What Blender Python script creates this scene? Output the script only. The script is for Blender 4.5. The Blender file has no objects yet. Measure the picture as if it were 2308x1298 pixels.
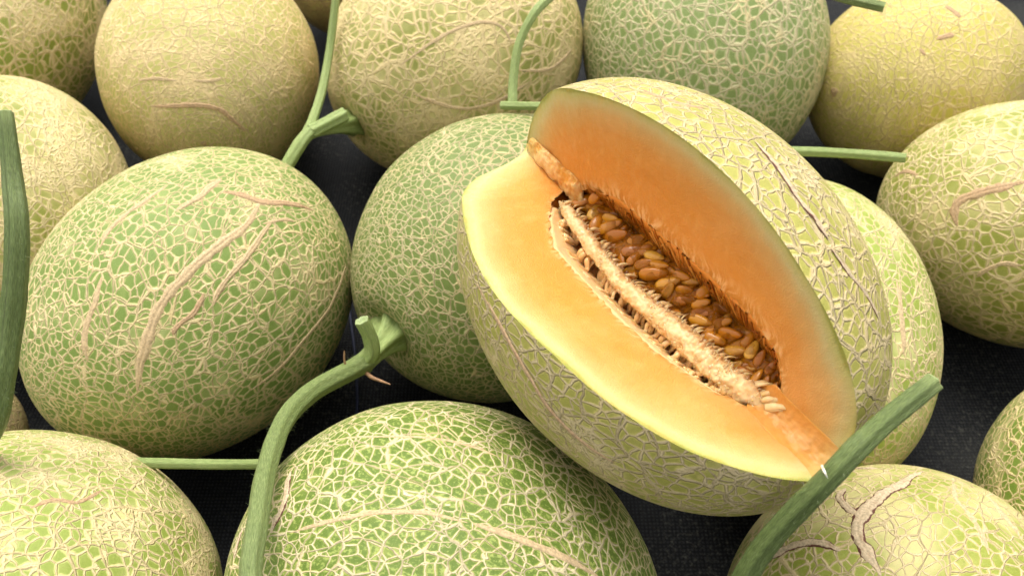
import bpy, bmesh, math, random
import numpy as np
from mathutils import Vector, Matrix, noise
random.seed(7)
R = math.radians
scene = bpy.context.scene
COL = scene.collection

# ---------------------------------------------------------------- camera, sky, sun, exposure
cam_d = bpy.data.cameras.new('camera'); cam_o = bpy.data.objects.new('camera', cam_d); COL.objects.link(cam_o)
cam_o.location = (0, 0, 0.5); cam_o.rotation_euler = (R(40), 0, 0)
cam_d.angle = R(62); cam_d.clip_start = 0.01; cam_d.clip_end = 50
cam_d.dof.use_dof = True; cam_d.dof.focus_distance = 0.37; cam_d.dof.aperture_fstop = 15
scene.camera = cam_o
SUN_EL, SUN_AZ = 65, -12          # elevation; azimuth clockwise from +Y (away from the camera)
w = bpy.data.worlds.new('World'); scene.world = w; w.use_nodes = True
nt = w.node_tree; nt.nodes.clear()
sky = nt.nodes.new('ShaderNodeTexSky'); sky.sky_type = 'NISHITA'; sky.sun_disc = False
sky.sun_elevation = R(SUN_EL); sky.sun_rotation = R(SUN_AZ); sky.dust_density = 4; sky.air_density = 1.0; sky.ozone_density = 1
bg = nt.nodes.new('ShaderNodeBackground'); bg.inputs[1].default_value = 0.11
wo = nt.nodes.new('ShaderNodeOutputWorld')
hs = nt.nodes.new('ShaderNodeHueSaturation'); hs.inputs['Saturation'].default_value = .04   # an overcast sky
nt.links.new(sky.outputs[0], hs.inputs['Color']); nt.links.new(hs.outputs[0], bg.inputs[0]); nt.links.new(bg.outputs[0], wo.inputs[0])
sl = bpy.data.lights.new('sun', 'SUN'); sl.energy = 1.25; sl.angle = R(40); sl.color = (1, .92, .77)
so = bpy.data.objects.new('sun', sl); COL.objects.link(so)
sd = Vector((math.sin(R(SUN_AZ))*math.cos(R(SUN_EL)), math.cos(R(SUN_AZ))*math.cos(R(SUN_EL)), math.sin(R(SUN_EL))))
so.rotation_euler = sd.to_track_quat('Z', 'Y').to_euler()
scene.view_settings.view_transform = 'Standard'; scene.view_settings.look = 'None'
scene.view_settings.exposure = 1.2; scene.view_settings.gamma = 1
scene.cycles.max_bounces = 6

DATA = {"M":{"left":[-0.1958,0.3354,0.0881,0.1071,0.0881,58.2475,1.0921],"leftback":[-0.3516,0.4209,0.084,0.1003,0.084,102.3409,0.809],"second":[-0.2434,0.5799,0.085,0.1066,0.0847,101.3144,-5.6836],"corner":[-0.4419,0.624,0.0939,0.1226,0.09,78.1752,18.6203],"peek":[-0.1398,0.7826,0.0805,0.0992,0.0804,62.849,3.4613],"mid":[-0.045,0.5835,0.0937,0.1097,0.0935,42.6391,6.0815],"blue":[0.1543,0.5994,0.0979,0.1206,0.0972,88.3704,9.55],"centre":[-0.006,0.3707,0.0899,0.1027,0.0897,47.5305,-7.2122],"gold":[0.3268,0.5699,0.0784,0.092,0.0777,25.1605,-12.6262],"right":[0.3575,0.4051,0.0832,0.1028,0.0832,-20.7477,1.5515],"under":[0.1788,0.3192,0.0786,0.104,0.0777,87.2036,10.03],"botleft":[-0.2303,0.1337,0.0909,0.0938,0.0909,-67.31,-7.2638],"botmid":[-0.032,0.1411,0.0959,0.1051,0.0959,-34.635,0.5133],"botright":[0.1863,0.1454,0.0731,0.0845,0.0731,22.2622,-0.9713],"rightedge":[0.3289,0.2062,0.0702,0.0835,0.0702,64.6422,0.3665],"leftedge":[-0.3495,0.2417,0.0525,0.0624,0.0525,52.673,-0.1867],"cut":[0.0632,0.2412,0.2148,0.1081,0.08,-59.0007,-0.2072]},"S":{"left":[[2.2,1,[[0.271,-0.26,0.927],[0.331,-0.346,0.878],[0.372,-0.433,0.821],[0.46,-0.485,0.744],[0.547,-0.522,0.655],[0.621,-0.565,0.544]]],[3.05,0,[[0.398,-0.421,0.815],[0.226,-0.505,0.833],[0.031,-0.515,0.857],[-0.145,-0.502,0.853],[-0.293,-0.488,0.823],[-0.392,-0.485,0.782],[-0.489,-0.503,0.713],[-0.576,-0.521,0.63],[-0.64,-0.534,0.553],[-0.711,-0.548,0.439]]],[2.32,0,[[0.345,-0.172,0.923],[0.24,-0.192,0.952],[0.137,-0.208,0.969],[0.021,-0.186,0.982]]],[1.94,0,[[0.127,0.009,0.992],[-0.007,0.021,1.0],[-0.138,0.047,0.989],[-0.244,0.05,0.968],[-0.339,0.011,0.941]]],[1.86,0,[[0.364,-0.552,0.75],[0.222,-0.6,0.768],[0.068,-0.642,0.764],[-0.057,-0.653,0.755],[-0.167,-0.662,0.731],[-0.227,-0.683,0.694]]],[1.61,1,[[-0.211,-0.617,0.758],[-0.299,-0.632,0.714],[-0.404,-0.604,0.687],[-0.448,-0.603,0.66]]],[1.92,0,[[-0.436,-0.115,0.892],[-0.546,-0.17,0.82],[-0.621,-0.185,0.762],[-0.703,-0.214,0.679],[-0.753,-0.276,0.597]]],[1.43,0,[[0.594,-0.785,0.175],[0.447,-0.877,0.173],[0.273,-0.949,0.155],[0.059,-0.982,0.18],[-0.158,-0.976,0.148],[-0.349,-0.925,0.153]]],[1.33,0,[[0.272,-0.552,0.788],[0.396,-0.582,0.71],[0.443,-0.612,0.655]]]],"second":[[1.37,0,[[-0.764,0.427,0.484],[-0.812,0.268,0.519],[-0.856,0.088,0.51]]],[1.36,0,[[-0.865,-0.034,0.5],[-0.864,-0.154,0.479],[-0.843,-0.259,0.471]]],[1.9,1,[[-0.878,0.356,0.32],[-0.941,0.059,0.335],[-0.945,-0.146,0.292],[-0.948,-0.236,0.212],[-0.936,-0.353,0.006]]]],"mid":[[1.48,0,[[-0.68,-0.399,0.615],[-0.379,-0.53,0.758],[-0.147,-0.623,0.768],[-0.034,-0.715,0.698],[-0.025,-0.814,0.581]]],[1.67,0,[[-0.701,-0.546,0.459],[-0.605,-0.705,0.37],[-0.451,-0.844,0.289],[-0.246,-0.931,0.27],[0.016,-0.958,0.287]]],[1.59,0,[[-0.059,-0.912,0.405],[0.19,-0.946,0.263],[0.481,-0.853,0.204]]]],"right":[[3.15,1,[[-0.316,-0.503,0.805],[-0.455,-0.538,0.709],[-0.573,-0.55,0.608],[-0.627,-0.567,0.534],[-0.635,-0.608,0.476],[-0.595,-0.693,0.407]]],[1.46,1,[[-0.964,-0.092,0.251],[-0.921,-0.127,0.369],[-0.853,-0.255,0.454]]],[1.57,0,[[-0.403,-0.904,0.141],[-0.377,-0.899,0.223],[-0.309,-0.894,0.324],[-0.204,-0.909,0.363]]]],"gold":[[2.26,1,[[-0.354,-0.099,0.93],[-0.329,-0.178,0.927],[-0.313,-0.271,0.91]]],[2.6,1,[[-0.561,-0.348,0.751],[-0.496,-0.36,0.79],[-0.428,-0.393,0.814]]],[1.46,1,[[-0.673,-0.343,0.655],[-0.663,-0.411,0.626]]]],"botmid":[[1.86,0,[[0.139,0.102,0.985],[0.239,0.145,0.96],[0.347,0.193,0.918],[0.476,0.243,0.845],[0.59,0.293,0.753]]],[1.84,2,[[-0.552,-0.34,0.761],[-0.595,-0.208,0.777],[-0.705,-0.063,0.707]]],[1.26,2,[[-0.697,-0.478,0.535],[-0.761,-0.353,0.544]]],[0.95,0,[[-0.646,0.131,0.752],[-0.438,0.232,0.868],[-0.26,0.341,0.903],[-0.108,0.414,0.904],[0.039,0.455,0.89]]],[1.15,0,[[-0.464,-0.312,0.829],[-0.358,-0.227,0.905],[-0.276,-0.155,0.949],[-0.18,-0.077,0.981],[-0.038,0.019,0.999],[0.132,0.096,0.987]]]],"botright":[[3.03,2,[[0.408,0.617,0.674],[0.143,0.549,0.823],[-0.01,0.52,0.854],[-0.146,0.478,0.866],[-0.242,0.424,0.873],[-0.306,0.336,0.891],[-0.327,0.212,0.921],[-0.352,0.079,0.933]]],[1.99,2,[[-0.208,0.461,0.862],[-0.215,0.562,0.798],[-0.177,0.649,0.74],[-0.099,0.698,0.71]]],[1.97,2,[[-0.686,0.536,0.492],[-0.607,0.519,0.601],[-0.519,0.475,0.711],[-0.448,0.4,0.799],[-0.419,0.316,0.851]]],[1.59,0,[[0.467,0.452,0.76],[0.339,0.326,0.882],[0.315,0.219,0.923],[0.282,0.062,0.957],[0.218,-0.066,0.974]]],[1.22,2,[[0.11,0.924,0.365],[0.149,0.826,0.544],[0.202,0.755,0.624]]],[1.8,0,[[0.598,0.285,0.749],[0.553,0.128,0.823],[0.52,-0.044,0.853]]]],"botleft":[[1.11,1,[[-0.2,0.415,0.888],[-0.229,0.502,0.834],[-0.203,0.596,0.777],[-0.275,0.683,0.677]]]],"under":[[1.94,0,[[-0.039,-0.399,0.916],[-0.261,-0.397,0.88],[-0.437,-0.39,0.81]]]],"cut":[[1.18,2,[[0.074,0.346,0.935],[0.232,0.323,0.917],[0.346,0.297,0.89],[0.434,0.307,0.847],[0.498,0.303,0.813]]],[0.87,2,[[0.526,0.283,0.802],[0.602,0.317,0.733],[0.671,0.37,0.643],[0.743,0.4,0.537]]],[1.09,1,[[-0.397,0.148,0.906],[-0.308,0.164,0.937],[-0.205,0.218,0.954],[-0.153,0.301,0.941]]],[1.19,1,[[-0.238,-0.938,0.251],[-0.053,-0.966,0.251],[0.169,-0.971,0.17],[0.298,-0.952,0.074],[0.459,-0.889,0.007],[0.589,-0.808,-0.005]]]]},"T":{"arc":[[-0.0958,0.1159,0.1895,0.00449],[-0.0979,0.1263,0.1886,0.00456],[-0.0996,0.1437,0.1853,0.00469],[-0.1045,0.1735,0.1726,0.00481],[-0.1074,0.2097,0.1523,0.00525],[-0.1016,0.2359,0.1366,0.00533],[-0.0885,0.2574,0.123,0.00557],[-0.0799,0.269,0.1167,0.00643]],"arc_stub":[[-0.0816,0.2682,0.1165,0.00594],[-0.0761,0.2713,0.1238,0.00489],[-0.0768,0.275,0.133,0.00436],[-0.0799,0.2778,0.1422,0.00407]],"arc_ped":[[-0.0799,0.2696,0.1171,0.00544],[-0.0756,0.2812,0.1122,0.00505],[-0.0692,0.2955,0.1026,0.00677]],"left":[[-0.2435,0.1845,0.1561,0.00575],[-0.2163,0.1844,0.1908,0.00525],[-0.2096,0.1957,0.2069,0.00512],[-0.2052,0.2115,0.2222,0.00506],[-0.2012,0.2262,0.2386,0.005],[-0.2005,0.2423,0.2529,0.00479],[-0.2061,0.2609,0.26,0.00427],[-0.2114,0.2844,0.2745,0.00328]],"bar":[[-0.1968,0.2034,0.1248,0.00294],[-0.1613,0.2046,0.1209,0.00287],[-0.1439,0.2048,0.12,0.00284],[-0.124,0.2102,0.1101,0.00287]],"thin":[[-0.1253,0.5582,0.1708,0.00309],[-0.1314,0.5317,0.1407,0.00307],[-0.1354,0.5006,0.1249,0.00333],[-0.1386,0.4707,0.121,0.00355],[-0.1402,0.4564,0.1203,0.00445]],"thin_low":[[-0.1381,0.4579,0.1214,0.00476],[-0.1442,0.4473,0.119,0.00473],[-0.1538,0.4298,0.1106,0.00469]],"thin_ped":[[-0.1382,0.4575,0.1209,0.00508],[-0.1288,0.4665,0.1205,0.00512],[-0.1168,0.4766,0.121,0.00549]],"tpost":[[0.0269,0.4884,0.2074,0.00326],[0.0141,0.4741,0.2022,0.00321],[0.0044,0.4598,0.1893,0.00318],[0.0008,0.4434,0.1746,0.00315],[0.0003,0.4304,0.1657,0.00341]],"tbar":[[-0.0067,0.4299,0.1651,0.00284],[0.0071,0.4258,0.1679,0.00281],[0.0286,0.4172,0.1743,0.00276]],"topright":[[0.1944,0.4732,0.2162,0.00335],[0.2074,0.4623,0.2177,0.00332],[0.2221,0.4554,0.2178,0.00332]],"gap":[[0.1751,0.418,0.1381,0.00332],[0.1954,0.4125,0.1421,0.00332],[0.2198,0.4043,0.147,0.00332],[0.2411,0.396,0.1515,0.00332]],"big":[[0.0834,0.1168,0.159,0.00539],[0.0866,0.1212,0.1888,0.00521],[0.0909,0.1262,0.2033,0.00488],[0.0976,0.1308,0.219,0.00457],[0.1063,0.1356,0.2363,0.00443],[0.1163,0.1435,0.2448,0.00443],[0.1297,0.1545,0.2452,0.00423],[0.1477,0.1667,0.2498,0.00401]],"tend1":[[-0.0824,0.2648,0.1181,0.00138],[-0.0796,0.2627,0.116,0.00123],[-0.0759,0.2595,0.1156,0.00107],[-0.0709,0.2573,0.1155,0.00076],[-0.0654,0.255,0.1155,0.0003]],"tend2":[[-0.0877,0.259,0.1214,0.00091],[-0.0889,0.261,0.1281,0.0006],[-0.0886,0.264,0.1339,0.0003]],"thread":[[-0.1267,0.4227,0.001],[-0.1197,0.3882,0.001],[-0.1126,0.356,0.001],[-0.1062,0.3168,0.001],[-0.1057,0.2975,0.001]],"shred":[[0.10791,-0.01455,0.02249],[0.11123,-0.01906,0.02849],[0.11348,-0.01917,0.02729]]},"SD":[[-0.57,0.068,-62.0,7.9],[-0.525,-0.026,-74.0,12.2],[-0.482,-0.062,-51.0,13.6],[-0.444,-0.033,-110.0,10.4],[-0.394,0.008,-116.0,10.4],[-0.36,-0.067,-32.0,8.2],[-0.337,-0.032,-63.0,12.9],[-0.276,-0.022,-53.0,11.4],[-0.203,-0.075,-69.0,10.0],[-0.175,-0.035,-69.0,9.9],[-0.186,0.044,20.0,9.4],[-0.14,-0.014,-98.0,8.8],[-0.084,-0.098,-28.0,9.5],[-0.09,-0.029,-64.0,8.9],[-0.036,-0.088,-33.0,8.7],[-0.026,-0.034,-52.0,13.9],[0.063,-0.131,-29.0,8.1],[0.046,-0.057,-60.0,11.2],[0.073,-0.028,-99.0,6.8],[0.118,-0.091,-39.0,8.2],[0.148,-0.051,-55.0,8.6],[0.183,-0.136,-39.0,7.3],[0.21,-0.105,-60.0,8.1],[0.239,-0.084,-50.0,10.3],[0.262,-0.042,-30.0,9.6],[0.325,-0.115,-66.0,8.3],[0.357,-0.033,-26.0,9.0],[0.381,-0.107,-35.0,10.6],[0.44,-0.067,-46.0,8.9],[0.482,-0.132,-109.0,8.5],[0.441,-0.151,-99.0,5.7],[0.525,-0.13,-104.0,7.0],[0.578,-0.144,-99.0,6.6],[0.525,-0.028,-32.0,6.7],[0.569,-0.055,-99.0,6.3],[0.607,-0.058,-109.0,7.0],[0.642,-0.067,-99.0,6.2],[0.319,-0.029,-93.0,7.6],[0.662,-0.006,-89.0,5.5]]}

# ---------------------------------------------------------------- node helper
class NB:
    def __init__(s, name):
        s.m = bpy.data.materials.new(name); s.m.use_nodes = True; s.t = s.m.node_tree; s.t.nodes.clear()
        s.out = s.n('ShaderNodeOutputMaterial'); s.p = s.n('ShaderNodeBsdfPrincipled')
        s.t.links.new(s.p.outputs[0], s.out.inputs[0])
    def n(s, ty, **kw):
        x = s.t.nodes.new(ty)
        for k, v in kw.items(): setattr(x, k, v)
        return x
    def put(s, sock, v):
        if hasattr(v, 'is_output'): s.t.links.new(v, sock)
        elif isinstance(v, (tuple, list)) and len(v) == 3 and sock.type == 'RGBA': sock.default_value = (*v, 1)
        else: sock.default_value = v
    def math(s, op, a, b=0.0, c=None, clamp=False):
        x = s.n('ShaderNodeMath', operation=op, use_clamp=clamp); s.put(x.inputs[0], a); s.put(x.inputs[1], b)
        if c is not None: s.put(x.inputs[2], c)
        return x.outputs[0]
    def vmath(s, op, a, b=(0, 0, 0)):
        x = s.n('ShaderNodeVectorMath', operation=op); s.put(x.inputs[0], a)
        if op == 'SCALE': s.put(x.inputs['Scale'], b)
        else: s.put(x.inputs[1], b)
        return x.outputs['Value' if op == 'LENGTH' else 0]
    def noise(s, v, sc, det=2, rough=.5, col=False, dist=0):
        x = s.n('ShaderNodeTexNoise'); s.put(x.inputs['Vector'], v); x.inputs['Scale'].default_value = sc
        x.inputs['Detail'].default_value = det; x.inputs['Roughness'].default_value = rough; x.inputs['Distortion'].default_value = dist
        return x.outputs['Color' if col else 'Fac']
    def vor(s, v, sc, feat='DISTANCE_TO_EDGE', rnd=1):
        x = s.n('ShaderNodeTexVoronoi', feature=feat); s.put(x.inputs['Vector'], v); x.inputs['Scale'].default_value = sc
        x.inputs['Randomness'].default_value = rnd
        return x.outputs['Distance']
    def net(s, v, sc, nrm, rnd=1.0):
        """distance along the surface to the nearest wall of a 3D cell pattern"""
        V = s.vmath('SCALE', v, sc); q = []
        for f in ('F1', 'F2'):
            x = s.n('ShaderNodeTexVoronoi', feature=f); s.put(x.inputs['Vector'], V); x.inputs['Scale'].default_value = 1; x.inputs['Randomness'].default_value = rnd; q.append(x.outputs['Position'])
        m = s.vmath('NORMALIZE', s.vmath('SUBTRACT', q[1], q[0]))
        d = s.vdot(s.vmath('SUBTRACT', s.vmath('SCALE', s.vmath('ADD', q[0], q[1]), .5), V), m)
        c = s.vdot(m, nrm)
        t = s.math('SQRT', s.math('MAXIMUM', s.math('SUBTRACT', 1, s.math('MULTIPLY', c, c)), .03))
        return s.math('DIVIDE', d, s.math('MULTIPLY', t, sc))
    def vdot(s, a, b):
        x = s.n('ShaderNodeVectorMath', operation='DOT_PRODUCT'); s.put(x.inputs[0], a); s.put(x.inputs[1], b); return x.outputs['Value']
    def mr(s, v, a, b, c=0.0, d=1.0, smooth=True):
        x = s.n('ShaderNodeMapRange', interpolation_type='SMOOTHSTEP' if smooth else 'LINEAR')
        for i, q in enumerate((v, a, b, c, d)): s.put(x.inputs[i], q)
        return x.outputs[0]
    def mix(s, f, a, b, mode='MIX'):
        x = s.n('ShaderNodeMix', data_type='RGBA', blend_type=mode); s.put(x.inputs[0], f); s.put(x.inputs[6], a); s.put(x.inputs[7], b)
        return x.outputs[2]
    def ramp(s, f, stops):
        x = s.n('ShaderNodeValToRGB'); e = x.color_ramp.elements
        while len(e) < len(stops): e.new(.5)
        for k, (p, c) in enumerate(stops): e[k].position = p; e[k].color = (*c, 1)
        s.put(x.inputs[0], f); return x.outputs[0]
    def attr(s, name, out='Vector'):
        x = s.n('ShaderNodeAttribute', attribute_name=name); return x.outputs[out]
    def bump(s, h, dist, strength=1.0, nrm=None):
        x = s.n('ShaderNodeBump'); s.put(x.inputs['Height'], h); x.inputs['Distance'].default_value = dist; x.inputs['Strength'].default_value = strength
        if nrm is not None: s.put(x.inputs['Normal'], nrm)
        return x.outputs[0]
    def fin(s, base, rough=.5, nrm=None, **kw):
        s.put(s.p.inputs['Base Color'], base); s.put(s.p.inputs['Roughness'], rough)
        if nrm is not None: s.put(s.p.inputs['Normal'], nrm)
        for k, v in kw.items(): s.put(s.p.inputs[k.replace('_', ' ')], v)
        return s.m

def rind_mat(name, seed, scale=15, green=(.17, .25, .04), pale=(.52, .48, .16), net=(.80, .68, .39), wide=1.0, dense=.5, patch=.5, relief=.0007, main=1.0, spots=.0):
    """netted rind: three levels of corky strands over green skin"""
    b = NB(name)
    P = b.vmath('ADD', b.vmath('SCALE', b.attr('netco'), scale), (seed*7.3, seed*3.1, seed*5.7))
    def warp(v, sc, amp, det=1):
        return b.vmath('SCALE', b.vmath('SUBTRACT', b.noise(v, sc, det, col=True), (.5, .5, .5)), amp)
    NN = b.attr('netn'); W = b.vmath('ADD', b.vmath('ADD', P, warp(P, .30, .9)), warp(P, 1.3, .30))
    big = b.noise(P, .16, 2)                                       # broad patches
    wv = b.mr(b.noise(P, .8, 2), .3, .7, .72, 1.35)
    cov = b.mr(b.math('ADD', b.math('MULTIPLY', big, 1), dense-.5), .36, .68)   # how crowded the netting is
    d1 = b.net(W, .34, NN)
    d2 = b.net(b.vmath('ADD', W, (11, 5, 3)), .82, NN, .80)
    d3 = b.net(b.vmath('ADD', W, (3, 17, 9)), 1.25, NN, .9)
    w1 = b.math('MULTIPLY', wv, b.mr(b.noise(P, .35, 1), .48, .72, .085*wide*main, .20*wide*main))
    w2 = b.math('MULTIPLY', wv, b.mr(cov, 0, 1, .085*wide, .15*wide))
    w3 = b.math('MULTIPLY', wv, b.mr(cov, .5, 1, .001, .11*wide))
    e1 = b.math('DIVIDE', d1, w1); e2 = b.math('DIVIDE', d2, w2); e3 = b.math('DIVIDE', d3, w3)
    e = b.math('MINIMUM', b.math('MINIMUM', e1, e2), e3)
    mask = b.mr(e, 1.18, .82)
    h = b.mr(e, 1.25, .35)
    h = b.math('MULTIPLY', h, b.mr(b.math('MINIMUM', e1, 1), .0, 1, 1.25, .9))
    groove = b.mr(e1, .0, .3, .28, 0)
    crumb = b.noise(P, 9, 3, .65)
    h = b.math('SUBTRACT', h, groove)
    h = b.math('ADD', h, b.math('MULTIPLY', b.math('SUBTRACT', crumb, .5), .35))
    cell = b.mr(e, 1.0, 2.6)
    skin = b.mix(b.mr(b.math('ADD', cell, b.math('MULTIPLY', b.math('SUBTRACT', b.noise(P, .35, 3), .5), 1.6)), -.05, 1.0), pale, green)
    skin = b.mix(b.mr(b.noise(P, 4.5, 3, .6), .52, .75, 0, .35), skin, tuple(min(1, c*.55) for c in green))
    skin = b.mix(b.mr(b.math('ADD', big, patch-.5), .40, .66, 0, .8), skin, tuple(.45*p+.55*q for p, q in zip(net, pale)))
    sp = b.noise(P, 3.0, 2, .6)
    skin = b.mix(b.math('MULTIPLY', b.mr(sp, .50, .66), .75*spots), skin, (.46, .52, .15))
    skin = b.mix(b.math('MULTIPLY', b.mr(b.noise(P, 11, 2, .6), .58, .70), .25+.5*spots), skin, (.07, .14, .03))
    skin = b.mix(b.mr(e, 1.5, 1.05, 0, .5), skin, pale)
    dark = tuple(c*k for c, k in zip(net, (.80, .74, .66)))
    ncol = b.mix(b.mr(crumb, .35, .7), dark, net)
    ncol = b.mix(b.mr(b.noise(P, .3, 3), .46, .68, 0, .35), ncol, (.74, .58, .26))
    ncol = b.mix(b.math('MULTIPLY', b.mr(e1, .25, 0), .22), ncol, (.42, .27, .14))
    col = b.mix(mask, skin, ncol)
    rough = b.mr(mask, 0, 1, .38, .72)
    return b.fin(col, rough, b.bump(h, relief), Specular_IOR_Level=.25)

def scar_mat(kind):
    b = NB('corky_scar_%d' % kind)
    at = b.attr('across', 'Fac'); oc = b.n('ShaderNodeTexCoord').outputs['Object']
    n1 = b.noise(oc, 900, 4, .65); n2 = b.noise(oc, 260, 3, .6)
    base = {0: (.66, .49, .28), 1: (.58, .39, .22), 2: (.66, .52, .34)}[kind]
    c = b.mix(b.mr(n1, .35, .65), tuple(v*.66 for v in base), base)
    c = b.mix(b.mr(n2, .55, .75, 0, .55 if kind else .25), c, (.34, .16, .08))
    if kind == 2:
        ed = b.math('ADD', at, b.math('MULTIPLY', b.math('SUBTRACT', n2, .5), 1.0))
        c = b.mix(b.mr(ed, .66, .80), c, (.11, .035, .022))
    h = b.math('ADD', n1, b.math('MULTIPLY', n2, 1.4))
    return b.fin(c, .8, b.bump(h, .0003))

def flesh_mat():
    b = NB('melon_flesh'); rho = b.attr('rho', 'Fac'); oc = b.n('ShaderNodeTexCoord').outputs['Object']
    st = b.vmath('MULTIPLY', oc, (1, .35, .35))
    n = b.noise(st, 40, 4, .6); n2 = b.noise(st, 160, 3, .6)
    r = b.math('ADD', rho, b.math('MULTIPLY', b.math('SUBTRACT', n, .5), .10))
    c = b.ramp(r, [(0, (.68, .32, .10)), (.42, (.68, .29, .055)), (.64, (.69, .295, .055)), (.80, (.69, .32, .075)), (.90, (.67, .42, .15)), (.95, (.64, .54, .24)), (.985, (.56, .53, .19)), (1, (.36, .37, .08))])
    c = b.mix(b.mr(n2, .5, .8, 0, .30), c, (.84, .48, .16))
    c = b.mix(b.mr(b.noise(oc, 22, 3), .5, .75, 0, .3), c, (.86, .50, .20))
    cv = b.attr('inner', 'Fac'); ls = b.attr('lines')
    sk = b.noise(ls, 1, 4, .6)
    c = b.mix(b.math('MULTIPLY', b.mr(sk, .36, .72), b.mr(cv, .1, 1.0, 0, .7)), c, (.46, .17, .02))
    c = b.mix(b.math('MULTIPLY', b.mr(sk, .55, .40), b.mr(cv, .1, .8, 0, .5)), c, (.92, .62, .30))
    fine = b.noise(oc, 1500, 2, .6)
    h = b.math('ADD', b.math('ADD', b.math('MULTIPLY', n2, 1.0), b.math('MULTIPLY', fine, .9)), b.math('MULTIPLY', sk, b.math('MULTIPLY', cv, 3.0)))
    return b.fin(c, b.mr(b.noise(oc, 300, 3), .4, .65, .35, .65), b.bump(h, .0004), Subsurface_Weight=.3, Subsurface_Scale=.006, Subsurface_Radius=(1, .42, .14), Specular_IOR_Level=.22)

def pulp_mat(name, wet):
    b = NB(name); c = b.attr('tint', 'Color'); oc = b.n('ShaderNodeTexCoord').outputs['Object']
    n = b.noise(oc, 420, 4, .65); n2 = b.noise(oc, 130, 3, .6)
    c = b.mix(b.mr(n, .45, .75, 0, .35), c, b.mix(1.0, c, (.70, .50, .30), 'MULTIPLY'))
    h = b.math('ADD', n, n2)
    kw = dict(Coat_Weight=.2, Coat_Roughness=.06, Coat_IOR=1.33, Specular_IOR_Level=.12) if wet else dict(Specular_IOR_Level=.3, Coat_Weight=.5, Coat_Roughness=.10)
    return b.fin(c, .3 if wet else .55, b.bump(h, .00035), Subsurface_Weight=.3, Subsurface_Scale=.003, Subsurface_Radius=(1, .4, .12), **kw)

def seed_mat():
    b = NB('amber_seed'); oi = b.n('ShaderNodeObjectInfo').outputs['Random']; oc = b.n('ShaderNodeTexCoord').outputs['Object']
    c = b.ramp(oi, [(0, (.40, .12, .002)), (.5, (.58, .205, .004)), (.9, (.66, .27, .007)), (1, (.80, .44, .05))])
    rim = b.attr('rim', 'Fac')
    c = b.mix(b.mr(rim, .55, 1.0, 0, .65), c, (.20, .06, .008))
    c = b.mix(b.mr(b.noise(oc, 3, 3), .45, .7, 0, .4), c, (.46, .15, .004))
    return b.fin(c, .42, b.bump(b.noise(b.vmath('MULTIPLY', oc, (1, 6, 6)), 2, 2), .00035), Specular_IOR_Level=.3, Coat_Weight=.9, Coat_Roughness=.05, Coat_IOR=1.4, Subsurface_Weight=.10, Subsurface_Scale=.002, Subsurface_Radius=(1, .4, .1))

def stem_mat(name, base, dark, light):
    b = NB(name); uv = b.attr('along')
    s = b.vmath('MULTIPLY', uv, (26, 5, 3))
    n = b.noise(s, 1, 3, .55); n2 = b.noise(b.vmath('MULTIPLY', uv, (9, 90, 9)), 1, 3, .6)
    c = b.mix(b.mr(n, .35, .62), dark, base)
    c = b.mix(b.mr(n, .60, .78, 0, .75), c, light)
    c = b.mix(b.mr(n2, .6, .75, 0, .45), c, light)
    c = b.mix(b.attr('tip', 'Fac'), c, (.36, .44, .16))
    h = b.math('ADD', b.math('MULTIPLY', n, 1.2), b.math('MULTIPLY', n2, .3))
    return b.fin(c, .45, b.bump(h, .0005), Subsurface_Weight=.12, Subsurface_Scale=.002, Subsurface_Radius=(.5, 1, .3), Specular_IOR_Level=.45)

def flat_mat(name, col, rough=.6, **kw):
    b = NB(name); oc = b.n('ShaderNodeTexCoord').outputs['Object']
    c = b.mix(b.mr(b.noise(oc, 500, 3), .35, .7), tuple(v*.7 for v in col), col)
    return b.fin(c, rough, **kw)

# ---------------------------------------------------------------- mesh helpers
def mesh_obj(name, verts, faces, mat, parent=None, attrs=None, smooth=True):
    me = bpy.data.meshes.new(name); me.from_pydata([tuple(v) for v in verts], [], faces); me.update()
    if name in ('strand', 'fringe', 'fibre', 'placenta', 'torn_flesh', 'seed', 'stem', 'vine_cutting', 'stem_stub', 'pedicel', 'scar', 'tendril'):
        bm = bmesh.new(); bm.from_mesh(me); bmesh.ops.recalc_face_normals(bm, faces=bm.faces); bm.to_mesh(me); bm.free()
    if smooth: me.shade_smooth()
    for an, (ty, val) in (attrs or {}).items():
        a = me.attributes.new(an, ty, 'POINT'); arr = np.asarray(val, dtype=np.float32)
        a.data.foreach_set({'FLOAT': 'value', 'FLOAT_VECTOR': 'vector', 'FLOAT_COLOR': 'color'}[ty], arr.ravel())
    me.materials.append(mat)
    o = bpy.data.objects.new(name, me); COL.objects.link(o)
    if parent: o.parent = parent
    return o
def tag(o, label=None, cat=None, group=None, kind=None):
    for k, v in (('label', label), ('category', cat), ('group', group), ('kind', kind)):
        if v: o[k] = v
    return o
def grid_faces(nu, nv, wrap=False):
    f = []
    for i in range(nu-1):
        for j in range(nv if wrap else nv-1):
            k = (j+1) % nv
            f.append((i*nv+j, i*nv+k, (i+1)*nv+k, (i+1)*nv+j))
    return f
def spline(pts, n):
    """Catmull-Rom through pts (any dimension), n samples"""
    p = np.asarray(pts, float); m = len(p)
    if m == 2: return np.array([p[0]+(p[1]-p[0])*t for t in np.linspace(0, 1, n)])
    q = np.vstack([2*p[0]-p[1], p, 2*p[-1]-p[-2]]); out = []
    for u in np.linspace(0, m-1-1e-9, n):
        i = int(u); t = u-i; a, b, c, d = q[i:i+4]
        out.append(.5*((2*b)+(c-a)*t+(2*a-5*b+4*c-d)*t*t+(3*b-a-3*c+d)*t**3))
    return np.array(out)
def npn(v, sc, off=0.0):
    return noise.noise(Vector((v[0]*sc+off, v[1]*sc+off*1.7, v[2]*sc-off)))

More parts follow.
